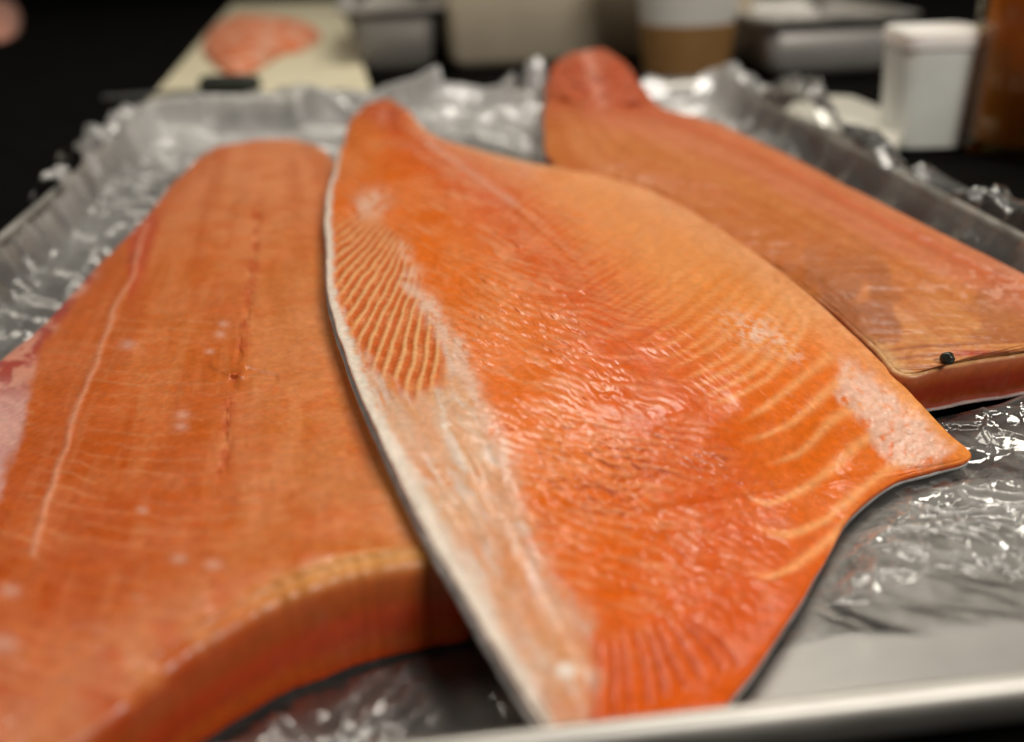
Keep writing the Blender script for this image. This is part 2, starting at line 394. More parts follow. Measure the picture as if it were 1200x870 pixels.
def fillet(name, label, rows, nu, nv, paint, flesh, bottom, vgamma=1.0, side=(0.50, 0.095, 0.018), relief=None, bulge=0.0015, skin_out=0.0003, smooth_u=0, quiet=0.6):
    """rows, far to near: left edge (x, y, z), right edge (x, y, z), crown height, crown position.
    x, y are photo pixels, z metres above the pan; the result is a solid slab with a skin of its own below."""
    R = catmull(np.array([tuple(r) + (1.0,) * (9 - len(r)) for r in rows], float), nu)
    v = np.linspace(0, 1, nv)[None, :]
    lx, ly, lz, rx, ry, rz, cr, cp, pw = [R[:, k][:, None] for k in range(9)]
    un = np.linspace(0, 1, nu)[:, None]; zero = un * 0
    lx = lx + 5.0 * (fbm(un * 34, zero + 1, 400, 4) - 0.5); ly = ly + 3.0 * (fbm(un * 34, zero + 2, 401, 4) - 0.5)
    calm = 1 - np.exp(-((un - quiet) / 0.13) ** 4)
    rx = rx + 4.0 * calm * (fbm(un * 34, zero + 3, 402, 4) - 0.5); ry = ry + 4.0 * calm * (fbm(un * 34, zero + 4, 403, 4) - 0.5)
    X = lx * (1 - v) + rx * v; Y = ly * (1 - v) + ry * v
    ex = np.log(0.5) / np.log(np.clip(cp, 0.1, 0.9))
    s = np.sin(np.pi * v ** ex)
    wl = (1 - v) ** pw
    Z = lz * wl + rz * (1 - wl) + cr * np.clip(s, 0, 1) ** 0.75
    if smooth_u:
        k = np.exp(-0.5 * (np.arange(-3 * smooth_u, 3 * smooth_u + 1) / smooth_u) ** 2); k /= k.sum()
        Zp = np.pad(Z, ((3 * smooth_u, 3 * smooth_u), (0, 0)), mode='edge')
        Z = np.stack([np.convolve(Zp[:, j], k, mode='valid') for j in range(nv)], 1)
    if relief is not None: Z = Z + relief(X, Y, v, np.linspace(0, 1, nu)[:, None] + 0 * v)
    P = at(X, Y, Z)
    # border loop
    ids = np.arange(nu * nv).reshape(nu, nv)
    loop = np.concatenate([ids[0, :-1], ids[:-1, -1], ids[-1, :0:-1], ids[:0:-1, 0]])
    V = P.reshape(-1, 3)
    Zb = bottom(X, Y, Z, v + 0 * X).reshape(-1)
    B = V[loop]; zb = Zb[loop]
    d = np.roll(B, -3, 0) - np.roll(B, 3, 0); nrm = np.stack([d[:, 1], -d[:, 0]], 1)
    nrm /= (np.linalg.norm(nrm, axis=1)[:, None] + 1e-9)
    ctr = V[:, :2].mean(0)
    if ((B[:, :2] - ctr) * nrm).sum() < 0: nrm = -nrm
    for _ in range(12): nrm = (np.roll(nrm, 1, 0) + nrm * 2 + np.roll(nrm, -1, 0)) / 4
    col, dry = paint(X, Y, v + 0 * X, np.linspace(0, 1, nu)[:, None] + 0 * X)
    allV = [V]; allC = [col.reshape(-1, 3)]; allD = [dry.reshape(-1)]
    K = 10; rings = [loop]; off = len(V); m = len(loop)
    th = B[:, 2] - zb
    for k in range(1, K + 1):
        t = k / K
        bl = np.minimum(bulge, th * 0.4); hz = np.minimum(bulge * 0.9, th * 0.45)
        if k <= 5:
            a_ = k / 5 * math.pi / 2; o = bl * math.sin(a_); dz = hz * (1 - math.cos(a_))
        else:
            t2 = (k - 5) / (K - 5); o = bl - np.minimum(0.003, th * 0.3) * t2 ** 1.5; dz = hz + (th - hz) * t2
        wob = 0.0005 * (fbm(np.arange(m) / 14.0, np.full(m, k * 1.7), 5) - 0.5) * min(1, t * 3)
        Q = B.copy(); Q[:, :2] += nrm * (o + wob)[:, None]; Q[:, 2] = B[:, 2] - dz
        allV.append(Q)
        cs = fbm(np.arange(m) / 90.0, np.full(m, k * 1.3), 9)[:, None]
        ct = np.asarray(side) * (0.7 + 0.6 * cs) * np.array((1.0, 0.8 + 0.5 * (k % 3 == 0), 1.0))
        mixk = min(1.0, max(0.0, t * 2.2 - 0.35))
        allC.append(col.reshape(-1, 3)[loop] * (1 - mixk) + ct * mixk)
        allD.append(np.zeros(m)); rings.append(np.arange(off, off + m)); off += m
    # underside, following the bottom surface
    Ub = V.copy(); Ub[:, 2] = Zb
    inner = np.setdiff1d(np.arange(nu * nv), loop)
    remap = np.zeros(nu * nv, int); remap[loop] = rings[-1]
    step_u = max(1, nu // 90); step_v = max(1, nv // 70)
    V_all = np.concatenate(allV)
    F = [np.stack([ids[:-1, :-1], ids[:-1, 1:], ids[1:, 1:], ids[1:, :-1]], -1).reshape(-1, 4)]
    for a, b in zip(rings[:-1], rings[1:]):
        F.append(np.stack([a, b, np.roll(b, -1), np.roll(a, -1)], -1))
    root = empty(name, (float(ctr[0]), float(ctr[1]), 0.0))
    root['label'] = label; root['category'] = 'fish fillet'
    org = np.array([ctr[0], ctr[1], 0.0])
    fl = fast_mesh('flesh', V_all - org, np.concatenate(F), flesh, root, attrs={'pigment': np.concatenate(allC), 'dry': np.concatenate(allD)})
    # skin: closed thin sheet under the flesh that peeps out a little round the edge
    iu = np.unique(np.linspace(0, nu - 1, 110).round().astype(int)); iv = np.unique(np.linspace(0, nv - 1, 80).round().astype(int))
    G = np.stack([X[np.ix_(iu, iv)], Y[np.ix_(iu, iv)]], -1)
    S = P[np.ix_(iu, iv)].copy(); S[..., 2] = Zb.reshape(nu, nv)[np.ix_(iu, iv)] + 0.0002
    N = np.zeros((nu * nv, 2)); N[loop] = nrm; N = N.reshape(nu, nv, 2)[np.ix_(iu, iv)]
    S[..., :2] += N * np.where(np.arange(len(iv)) == 0, skin_out, 0.0002)[None, :, None]
    S2 = S.copy(); S2[..., 2] -= 0.0012
    a, b = S.shape[:2]; i1 = np.arange(a * b).reshape(a, b); i2 = i1 + a * b
    lp = lambda q: np.concatenate([q[0, :-1], q[:-1, -1], q[-1, :0:-1], q[:0:-1, 0]])
    l1, l2 = lp(i1), lp(i2)
    FS = np.concatenate([np.stack([i1[:-1, :-1], i1[:-1, 1:], i1[1:, 1:], i1[1:, :-1]], -1).reshape(-1, 4),
                         np.stack([i2[:-1, :-1], i2[1:, :-1], i2[1:, 1:], i2[:-1, 1:]], -1).reshape(-1, 4),
                         np.stack([l1, l2, np.roll(l2, -1), np.roll(l1, -1)], -1)])
    fast_mesh('skin', np.concatenate([S.reshape(-1, 3), S2.reshape(-1, 3)]) - org, FS, M_SKIN, root)
    FOOT.append(B[::6, :2].copy())
    return root

ORANGE = np.array((0.70, 0.140, 0.008)); DEEP = np.array((0.62, 0.080, 0.003)); RED = np.array((0.60, 0.085, 0.010))
FATC = np.array((0.82, 0.36, 0.13)); PALE = np.array((0.70, 0.46, 0.31)); TAN = np.array((0.60, 0.27, 0.10))

def family(g0, g1, n, seed=0):
    g0 = np.asarray(g0, float); g1 = np.asarray(g1, float); rng = np.random.RandomState(seed); r = []
    for k in range(n):
        t = (k + 0.25 * (rng.rand() - 0.5)) / max(1, n - 1)
        r.append(g0 * (1 - t) + g1 * t + rng.randn(*g0.shape) * 1.2)
    return r
G0 = [(585, 262), (625, 232), (668, 214), (700, 208)]
G1 = [(735, 392), (785, 366), (826, 332), (872, 296)]
G2 = [(832, 478), (877, 457), (908, 436), (948, 372)]
FAT = family(G0, G1, 27, 1) + family(G1, G2, 9, 2)[1:]
FAT += [[(870, 494), (903, 473), (940, 443), (972, 418)], [(872, 517), (907, 507), (947, 480), (977, 453), (995, 438)],
        [(900, 543), (937, 532), (967, 500), (993, 483), (1022, 472)], [(870, 574), (900, 590), (947, 570), (987, 537), (1020, 511)],
        [(885, 614), (917, 628), (960, 613), (1000, 583), (1040, 550), (1070, 537)], [(880, 672), (905, 676), (945, 655), (985, 622), (1010, 600)]]
FAT = [catmull(g, 14) for g in FAT]
ENDL = [catmull(g, 8) for g in family([(706, 742), (701, 790), (698, 850)], [(800, 716), (838, 752), (862, 776)], 9, 3)]
STRIPE = [(393, 262), (440, 246), (476, 286), (488, 332), (502, 374), (517, 420), (511, 452), (480, 460), (440, 432), (411, 390), (392, 330)]
MEMB = [(380, 380), (410, 388), (440, 432), (480, 460), (511, 452), (517, 420), (500, 372), (484, 330), (504, 352), (536, 402), (556, 452),
        (574, 500), (600, 560), (622, 610), (640, 660), (672, 700), (694, 740), (700, 790), (694, 860), (600, 880), (420, 560)]
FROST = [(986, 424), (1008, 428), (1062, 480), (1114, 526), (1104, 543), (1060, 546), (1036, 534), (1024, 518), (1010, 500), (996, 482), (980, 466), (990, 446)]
BAND = [(470, 150), (540, 200), (620, 268), (690, 350), (750, 435), (795, 520), (830, 600), (850, 690)]

def phase(X, Y):
    return np.arctan2(X - 534.0, Y - 174.0) / 0.052

def fib(X, Y, ang, lx, ly, seed, o=3):
    c, s = math.cos(ang), math.sin(ang)
    return fbm((X * c + Y * s) / lx, (-X * s + Y * c) / ly, seed, o)

def warp(X, Y, seed, amp, sc):
    return X + amp * (fbm(X / sc, Y / sc, seed, 3) - 0.5) * 2, Y + amp * (fbm(X / sc + 31, Y / sc, seed + 5, 3) - 0.5) * 2

def mid_masks(X, Y):
    Xw, Yw = warp(X, Y, 40, 7, 28)
    st = soft_inside(*warp(X, Y, 41, 9, 16), STRIPE, 11)
    stripe = 0.5 + 0.5 * np.sin(2 * np.pi * (phase(*warp(X, Y, 43, 3, 30)) + 0.25 * fbm(X / 25, Y / 25, 44)))
    me = soft_inside(*warp(Xw, Yw, 49, 12, 22), MEMB, 17)
    fat = np.zeros_like(X); Xf, Yf = warp(X, Y, 45, 2.2, 24)
    for g in FAT:
        x0, x1, y0, y1 = g[:, 0].min() - 14, g[:, 0].max() + 14, g[:, 1].min() - 14, g[:, 1].max() + 14
        mk = (Xf > x0) & (Xf < x1) & (Yf > y0) & (Yf < y1)
        if not mk.any(): continue
        d, f = dist_poly(Xf[mk], Yf[mk], g)
        sc = np.clip((g[:, 1].mean() - 150) / 330, 0.35, 1.15)
        w = (2.8 * sc + 4.2 * sc * f) * (0.7 + 0.7 * fbm(Xf[mk] / 30, Yf[mk] / 30, 48, 2))
        fat[mk] = np.maximum(fat[mk], np.exp(-(d / w) ** 2) * (sstep(0, 0.2, f) * 0.75 + 0.25) * (0.55 + 0.45 * sstep(330, 450, g[:, 1].mean())))
    endl = np.zeros_like(X)
    for g in ENDL:
        d, f = dist_poly(Xf, Yf, g); endl = np.maximum(endl, np.exp(-(d / 3.6) ** 2) * sstep(0, 0.3, f))
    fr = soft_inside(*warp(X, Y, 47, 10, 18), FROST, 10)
    db, fb = dist_poly(Xw, Yw, BAND); wb = 26 + 70 * fb
    band = np.exp(-(db / wb) ** 2)
    return st, stripe, me, fat, endl, fr, band

_cache = {}
def mid_get(X, Y):
    k = (X.shape, float(X[0, 0]), float(X[-1, -1]))
    if k not in _cache: _cache[k] = mid_masks(X, Y)
    return _cache[k]

def fine_lines(X, Y):
    """fine muscle lines running down to the right, closer together towards the tail"""
    Xq, Yq = warp(X, Y, 120, 9, 70); a = math.radians(19)
    p = 58 * np.log((-Xq * math.sin(a) + Yq * math.cos(a) + 330.0 + 0.00045 * (Xq - 620) ** 2) / 100.0)
    return (0.5 + 0.5 * np.sin(2 * np.pi * p)) * sstep(0.30, 0.60, fbm(X / 45, Y / 14, 122, 3))

def mid_relief(X, Y, v, u):
    st, stripe, me, fat, endl, fr, band = mid_get(X, Y)
    z = 0.0006 * st * (stripe - 0.5) + 0.00004 * fat - 0.0006 * endl
    # torn fibre of the middle: short ridges that run down to the right
    f1 = fib(*warp(X, Y, 50, 8, 35), math.radians(24), 26, 5.5, 51, 3)
    f2 = fib(*warp(X, Y, 52, 5, 20), math.radians(15), 11, 3.2, 53, 2)
    cen = np.exp(-(dist_poly(X, Y, [(560, 240), (620, 380), (680, 520), (740, 660)])[0] / 120) ** 2)
    z += (0.00045 * (f1 - 0.5) + 0.0003 * (f2 - 0.5) + 0.00030 * (fib(*warp(X, Y, 59, 4, 18), math.radians(18), 9, 2.6, 64, 2) - 0.5)) * (0.22 + cen) * (0.25 + 1.3 * sstep(0.35, 0.62, fbm(X / 60, Y / 45, 58, 3))) * (1 - st) * (1 - 0.6 * fr)
    z += 0.0012 * (fib(X, Y, math.radians(62), 80, 16, 55, 2) - 0.5) * me
    z += 0.0022 * (fbm(X / 85, Y / 85, 56, 2) - 0.5) + 0.00016 * (fine_lines(X, Y) - 0.5) * (1 - st) * (1 - me) * sstep(0.72, 0.48, v)
    z -= 0.0035 * np.exp(-(((X - 455) / 9) ** 2 + ((Y - 138) / 13) ** 2))
    # lateral groove
    d, f = dist_poly(X, Y, [(470, 150), (540, 195), (600, 238), (680, 310), (740, 390)])
    fd = sstep(1.0, 0.55, f); z -= 0.0007 * fd * np.exp(-((d - 7) / 7) ** 2); z += 0.0006 * fd * np.exp(-(d / 5) ** 2)
    z += fr * 0.0003 * (fbm(X / 5, Y / 5, 57, 2) - 0.3)
    return z

def mid_paint(X, Y, v, u):
    st, stripe, me, fat, endl, fr, band = mid_get(X, Y)
    n1 = fbm(X / 60, Y / 60, 60, 4); n2 = fib(*warp(X, Y, 50, 8, 35), math.radians(24), 30, 5, 61, 3); n3 = fbm(X / 7, Y / 7, 62, 3)
    c = np.ones(X.shape + (3,)) * ORANGE
    c = mixc(c, DEEP, sstep(480, 840, Y) * 0.75)
    c = mixc(c, (0.70, 0.24, 0.065), np.clip((n1 - 0.45) * 2, 0, 1) * 0.5 * (1 - sstep(500, 700, Y)))
    c = mixc(c, (0.76, 0.27, 0.060), sstep(0.52, 0.80, v) * (1 - sstep(330, 470, Y)) * 0.75)
    c = mixc(c, RED, np.clip(band * (0.6 + 0.8 * n2), 0, 1) * 0.85)
    cen = np.exp(-(dist_poly(X, Y, [(560, 240), (620, 380), (680, 520), (740, 660)])[0] / 95) ** 2)
    c = mixc(c, (0.76, 0.32, 0.14), np.clip((n2 - 0.53) * 4, 0, 1) * cen * 0.55)
    c = mixc(c, (0.68, 0.17, 0.05), np.clip((fbm(X / 22, Y / 14, 63, 3) - 0.52) * 5, 0, 1) * band * 0.55)
    fl = fine_lines(X, Y) * sstep(0.74 - 0.10 * sstep(400, 600, Y), 0.50 - 0.06 * sstep(400, 600, Y), v) * sstep(760, 660, Y)
    c = mixc(c, (0.80, 0.36, 0.17), fl * 0.36)
    c = mixc(c, FATC, np.clip(fat * (0.75 + 0.4 * n1), 0, 1) * 0.82)
    c = mixc(c, (0.40, 0.045, 0.008), endl * 0.6)
    # pale rim of the back edge
    c = mixc(c, (0.80, 0.38, 0.17), sstep(0.88, 1.0, v) * (1 - sstep(470, 560, Y)) * (0.35 + 0.6 * n3))
    c = mixc(c, (0.76, 0.30, 0.06), sstep(0.95, 1.0, v) * sstep(400, 460, Y) * (1 - sstep(530, 556, Y)) * 0.6)
    for (x, y, r, a) in ((884, 388, 26, .8), (915, 402, 16, .6), (932, 418, 12, .5), (850, 372, 18, .3)):  # whitish wet sheen painted into the pigment
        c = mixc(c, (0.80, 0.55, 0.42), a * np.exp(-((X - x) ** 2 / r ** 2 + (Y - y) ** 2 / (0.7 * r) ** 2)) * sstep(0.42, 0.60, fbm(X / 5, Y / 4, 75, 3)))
    # rib marks on the belly
    sc = mixc(np.ones(X.shape + (3,)) * np.array((0.56, 0.115, 0.02)), (0.74, 0.38, 0.16), sstep(0.42, 0.95, stripe))
    sc = mixc(sc, (0.66, 0.30, 0.12), np.clip((n3 - 0.5) * 3, 0, 1) * 0.5)
    # thin pale membrane along the belly edge with streaks
    ms = fib(*warp(X, Y, 65, 9, 30), math.radians(64), 90, 13, 66, 2)
    mc = mixc(np.ones(X.shape + (3,)) * PALE, (0.72, 0.36, 0.19), np.clip((ms - 0.45) * 3, 0, 1) * 0.7)
    mc = mixc(mc, (0.66, 0.26, 0.08), sstep(0.55, 0.75, fbm(X / 26, Y / 40, 67, 3)) * 0.6)
    mc = mixc(mc, (0.76, 0.64, 0.55), sstep(0.52, 0.66, fib(*warp(X, Y, 71, 9, 30), math.radians(60), 45, 9, 72, 3)) * 0.7)
    mc = mixc(mc * 0.9, (0.62, 0.30, 0.12), sstep(0.50, 0.68, fib(*warp(X, Y, 76, 10, 26), math.radians(62), 55, 8, 77, 3)) * 0.55)
    c = mixc(c, mc, me * np.clip(0.75 + 0.5 * (n1 - 0.3), 0, 1))
    c = c * (1 - st[..., None]) + sc * st[..., None]
    d, f = dist_poly(*warp(X, Y, 73, 7, 16), [(476, 330), (505, 362), (530, 400), (548, 440), (562, 482), (590, 540)])
    c = mixc(c, (0.74, 0.50, 0.38), np.exp(-(d / (7 + 8 * f)) ** 2) * sstep(0.30, 0.60, fbm(X / 8, Y / 8, 74, 3) + 0.08) * 0.75)
    # milky bits round the rib marks
    for (x, y, r, a) in ((440, 236, 16, .7), (425, 242, 12, .6), (476, 300, 9, .5), (486, 318, 9, .5), (470, 285, 8, .4), (500, 352, 10, .5), (530, 470, 14, .4)):
        c = mixc(c, (0.76, 0.52, 0.38), a * np.exp(-(((X - x) ** 2 + (Y - y) ** 2) / r ** 2)) * sstep(0.35, 0.65, fbm(X / 5, Y / 5, 69, 3) + 0.1))
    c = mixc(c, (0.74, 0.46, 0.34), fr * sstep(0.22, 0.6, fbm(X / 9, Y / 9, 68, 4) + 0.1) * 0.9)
    d, f = dist_poly(X, Y, [(500, 168), (540, 196), (600, 240)]); c = mixc(c, (0.72, 0.30, 0.18), np.exp(-(d / 4) ** 2) * 0.8)
    tail = sstep(165, 130, Y); c = mixc(c, (0.52, 0.10, 0.04), tail * np.exp(-(((X - 452) / 26) ** 2 + ((Y - 134) / 20) ** 2)) * 0.95)
    edge = sstep(0.030 + 0.035 * sstep(430, 700, Y), 0.008, v + 0.02 * (n3 - 0.5)); c = mixc(c, (0.76, 0.68, 0.58), edge * sstep(150, 200, Y) * 0.9)
    c = mixc(c, (0.82, 0.74, 0.66), 0.9 * np.exp(-(((X - 663) / 12) ** 2 + ((Y - 786) / 10) ** 2) ** 2))  # white bit of fat, its bright highlight painted in
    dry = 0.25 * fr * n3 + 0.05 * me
    return np.clip(c * (0.9 + 0.2 * n3[..., None]), 0, 1), dry

mid_rows = [
    (428, 122, .038, 456, 115, .038, .001, .5),
    (412, 140, .037, 478, 130, .037, .004, .5),
    (406, 160, .036, 502, 155, .035, .004, .5),
    (397, 184, .036, 560, 176, .031, .005, .55),
    (386, 225, .036, 640, 194, .028, .006, .6),
    (383, 285, .036, 740, 216, .026, .006, .62),
    (388, 350, .036, 832, 262, .025, .006, .62),
    (408, 415, .036, 922, 326, .024, .006, .62),
    (436, 484, .036, 1010, 404, .0200, .005, .58, 1.2),
    (464, 544, .036, 1070, 466, .0135, .004, .5, 1.6),
    (486, 588, .036, 1108, 506, .0085, .0035, .45, 2.0),
    (504, 622, .0355, 1135, 533, .0046, .003, .42, 2.3),
    (519, 649, .0345, 1094, 547, .0046, .003, .42, 2.3),
    (537, 680, .033, 1044, 563, .0048, .003, .42, 2.3),
    (558, 715, .031, 994, 602, .0050, .003, .42, 2.2),
    (582, 753, .0285, 962, 658, .0052, .003, .42, 2.1),
    (606, 792, .025, 918, 727, .0062, .003, .42, 2.0),
    (630, 830, .0205, 868, 796, .0065, .0025, .45, 1.7),
    (652, 862, .0165, 816, 850, .0075, .002, .5, 1.4),
    (676, 880, .013, 740, 872, .010, .001, .5, 1.0)]
def mid_bottom(X, Y, Z, v):
    t = 0.0030 + 0.024 * sstep(0.02, 0.5, v)
    return np.maximum(0.0032, Z - t)
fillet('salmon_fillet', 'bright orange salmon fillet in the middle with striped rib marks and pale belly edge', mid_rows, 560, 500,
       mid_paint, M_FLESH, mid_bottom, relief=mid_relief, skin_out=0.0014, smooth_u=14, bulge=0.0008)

# left fillet
L_LINE = [(172, 262), (160, 300), (146, 345), (122, 398), (100, 448), (86, 490), (68, 545), (54, 590), (40, 650)]
L_PIN = [(303, 235), (298, 300), (292, 350), (286, 395), (274, 455), (265, 510), (262, 560)]
def left_paint(X, Y, v, u):
    n1 = fbm(X / 70, Y / 70, 80, 4); n3 = fbm(X / 6, Y / 6, 81, 3); sp = fbm(X / 18, Y / 9, 82, 4)
    Xw, Yw = warp(X, Y, 83, 6, 40)
    per = 8.0 + 16.0 * np.clip((Y - 200) / 500, 0, 1)
    row = 0.5 + 0.5 * np.sin(2 * np.pi * (38 * np.log((Yw + 60 + 0.10 * (X - 200) + 0.0009 * (X - 260) ** 2) / 100.0)))
    c = np.ones(X.shape + (3,)) * np.array((0.54, 0.115, 0.012))
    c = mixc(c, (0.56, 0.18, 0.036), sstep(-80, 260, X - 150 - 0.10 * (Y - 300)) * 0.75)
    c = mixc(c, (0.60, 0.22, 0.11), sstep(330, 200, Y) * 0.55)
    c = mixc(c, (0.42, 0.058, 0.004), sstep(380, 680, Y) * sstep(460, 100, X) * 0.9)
    c = mixc(c, (0.50, 0.11, 0.024), row * 0.35 * (0.3 + n1) * sstep(180, 260, Y))
    c = mixc(c, (0.64, 0.22, 0.09), np.clip((n1 - 0.5) * 3, 0, 1) * 0.4)
    c = mixc(c, (0.66, 0.25, 0.10), np.clip((fbm(X / 60, Y / 9, 88, 3) - 0.5) * 3, 0, 1) * 0.2)
    c = mixc(c, (0.66, 0.27, 0.11), sstep(0.80, 1.0, row) * sstep(0.40, 0.62, fbm(X / 80, Y / 30, 97, 3)) * 0.38)
    qq = (X - 315) / (Y + 30.0); lon = fbm(qq * 13 + 0.6 * n1, Y / 130, 93, 4); lon2 = fbm(qq * 34, Y / 70, 94, 3)
    c = mixc(c, (0.44, 0.075, 0.006), sstep(0.44, 0.66, lon) * 0.34)
    c = mixc(c, (0.66, 0.24, 0.085), sstep(0.52, 0.36, lon) * 0.22)
    c = mixc(c, (0.66, 0.26, 0.10), sstep(0.56, 0.70, lon2) * 0.16)
    c = mixc(c, (0.54, 0.095, 0.006), sstep(0.54, 0.70, fbm(X / 26, Y / 7, 89, 3)) * 0.38 * sstep(150, 220, Y))
    c = mixc(c, (0.53, 0.20, 0.065), sstep(0.50, 0.95, v) * sstep(0.35, 0.6, n1) * 0.5)
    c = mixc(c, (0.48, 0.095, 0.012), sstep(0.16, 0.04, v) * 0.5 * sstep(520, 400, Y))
    d, f = dist_poly(Xw, Yw, L_LINE); w = 2.2 + 2.6 * f
    c = mixc(c, (0.46, 0.055, 0.022), np.exp(-((d - 6) / 9) ** 2) * sstep(0.45, 0.05, f) * 0.7 * (X > 150))
    c = mixc(c, (0.74, 0.36, 0.22), np.exp(-(d / w) ** 2) * 0.62 * (0.5 + 0.6 * sp))
    d, f = dist_poly(Xw, Yw, L_PIN)
    c = mixc(c, (0.42, 0.065, 0.010), np.exp(-(d / (4 + 9 * fbm(X / 40, Y / 5, 87, 2) ** 2)) ** 2) * sstep(0.34, 0.58, fbm(X / 12, Y / 9, 84, 3)) * 0.75)
    # membrane and blood along the outer edge
    ed = soft_inside(*warp(X, Y, 85, 10, 25), [(140, 285), (112, 318), (78, 362), (52, 402), (36, 452), (22, 520), (-8, 590), (-200, 800), (-420, 700), (-60, 330)], 7)
    ec = mixc(np.ones(X.shape + (3,)) * np.array((0.60, 0.26, 0.18)), (0.34, 0.045, 0.035), sstep(0.45, 0.62, fbm(X / 24, Y / 17, 86, 4)))
    ec = mixc(ec, (0.66, 0.40, 0.36), sstep(430, 480, Y) * 0.7)
    c = mixc(c, ec, ed * 0.9)
    # fatty rim of the thick near edge
    c = mixc(c, (0.64, 0.30, 0.07), sstep(0.90, 1.0, v) * sstep(480, 620, Y) * sstep(180, 420, X) * 0.75)
    for (x, y, r) in ((12, 692, 12), (4, 755, 16), (258, 392, 6), (214, 486, 8), (212, 500, 8), (167, 598, 7), (210, 655, 9), (250, 662, 10), (150, 404, 9), (262, 380, 6), (246, 412, 5), (150, 825, 14)):
        c = mixc(c, (0.74, 0.48, 0.38), 0.45 * np.exp(-((X - x) ** 2 / r ** 2 + (Y - y) ** 2 / (0.6 * r) ** 2)))
    return np.clip(c * (0.96 + 0.08 * n3[..., None]), 0, 1), 0.05 - 0.3 * np.exp(-(((X - 268) / 20) ** 2 + ((Y - 436) / 8) ** 2)) - 0.12 * sstep(0.5, 0.65, fbm(X / 40, Y / 25, 95, 3))

def left_relief(X, Y, v, u):
    z = 0.0016 * (fbm(X / 90, Y / 90, 90, 2) - 0.5) + 0.00028 * (fib(X, Y, 0.03, 34, 7.0, 91, 3) - 0.5) + 0.0002 * (fbm(X / 9, Y / 9, 92, 2) - 0.5) + 0.0006 * (fbm((X - 315) / (Y + 30.0) * 13, Y / 130, 93, 3) - 0.5)
    d, f = dist_poly(*warp(X, Y, 83, 6, 40), L_PIN)
    z -= 0.0007 * np.exp(-(d / 5) ** 2) * sstep(0.36, 0.56, fbm(X / 9, Y / 16, 84, 3))
    d, f = dist_poly(*warp(X, Y, 83, 6, 40), L_LINE); z += 0.0004 * np.exp(-(d / 4) ** 2)
    d, f = dist_poly(X, Y, [(250, 428), (268, 437), (284, 440)]); z += 0.0009 * np.exp(-(d / 4) ** 2)
    d, f = dist_poly(X, Y, [(290, 434), (322, 443)]); z -= 0.0009 * np.exp(-(d / 4) ** 2)
    return z
left_rows = [
    (300, 164, .022, 342, 163, .022, .001, .5),
    (258, 172, .021, 372, 174, .023, .003, .5),
    (232, 190, .019, 388, 196, .024, .004, .5),
    (200, 224, .017, 394, 232, .025, .005, .5),
    (158, 274, .015, 397, 290, .026, .006, .5),
    (106, 325, .013, 404, 352, .026, .007, .5),
    (52, 384, .012, 420, 420, .027, .007, .5),
    (-4, 430, .012, 446, 490, .027, .007, .5),
    (-70, 505, .013, 484, 572, .0275, .007, .5),
    (-112, 556, .014, 512, 608, .0275, .007, .5),
    (-138, 596, .015, 540, 640, .0275, .007, .5),
    (-156, 624, .016, 500, 643, .0290, .006, .5),
    (-172, 650, .016, 458, 647, .0298, .0055, .5),
    (-188, 680, .017, 410, 656, .0300, .0055, .5),
    (-203, 711, .017, 360, 671, .0300, .0055, .5),
    (-218, 746, .017, 312, 692, .0295, .0055, .5),
    (-230, 785, .017, 215, 746, .0285, .005, .5),
    (-240, 825, .017, 110, 826, .0275, .004, .5),
    (-240, 860, .017, 30, 878, .026, .002, .5),
    (-220, 880, .018, -50, 905, .023, .001, .5)]
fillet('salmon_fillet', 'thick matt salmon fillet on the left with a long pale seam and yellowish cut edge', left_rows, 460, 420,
       left_paint, M_FLESH2, lambda X, Y, Z, v: np.full(X.shape, 0.0030), relief=left_relief, side=(0.46, 0.060, 0.006), bulge=0.0045)

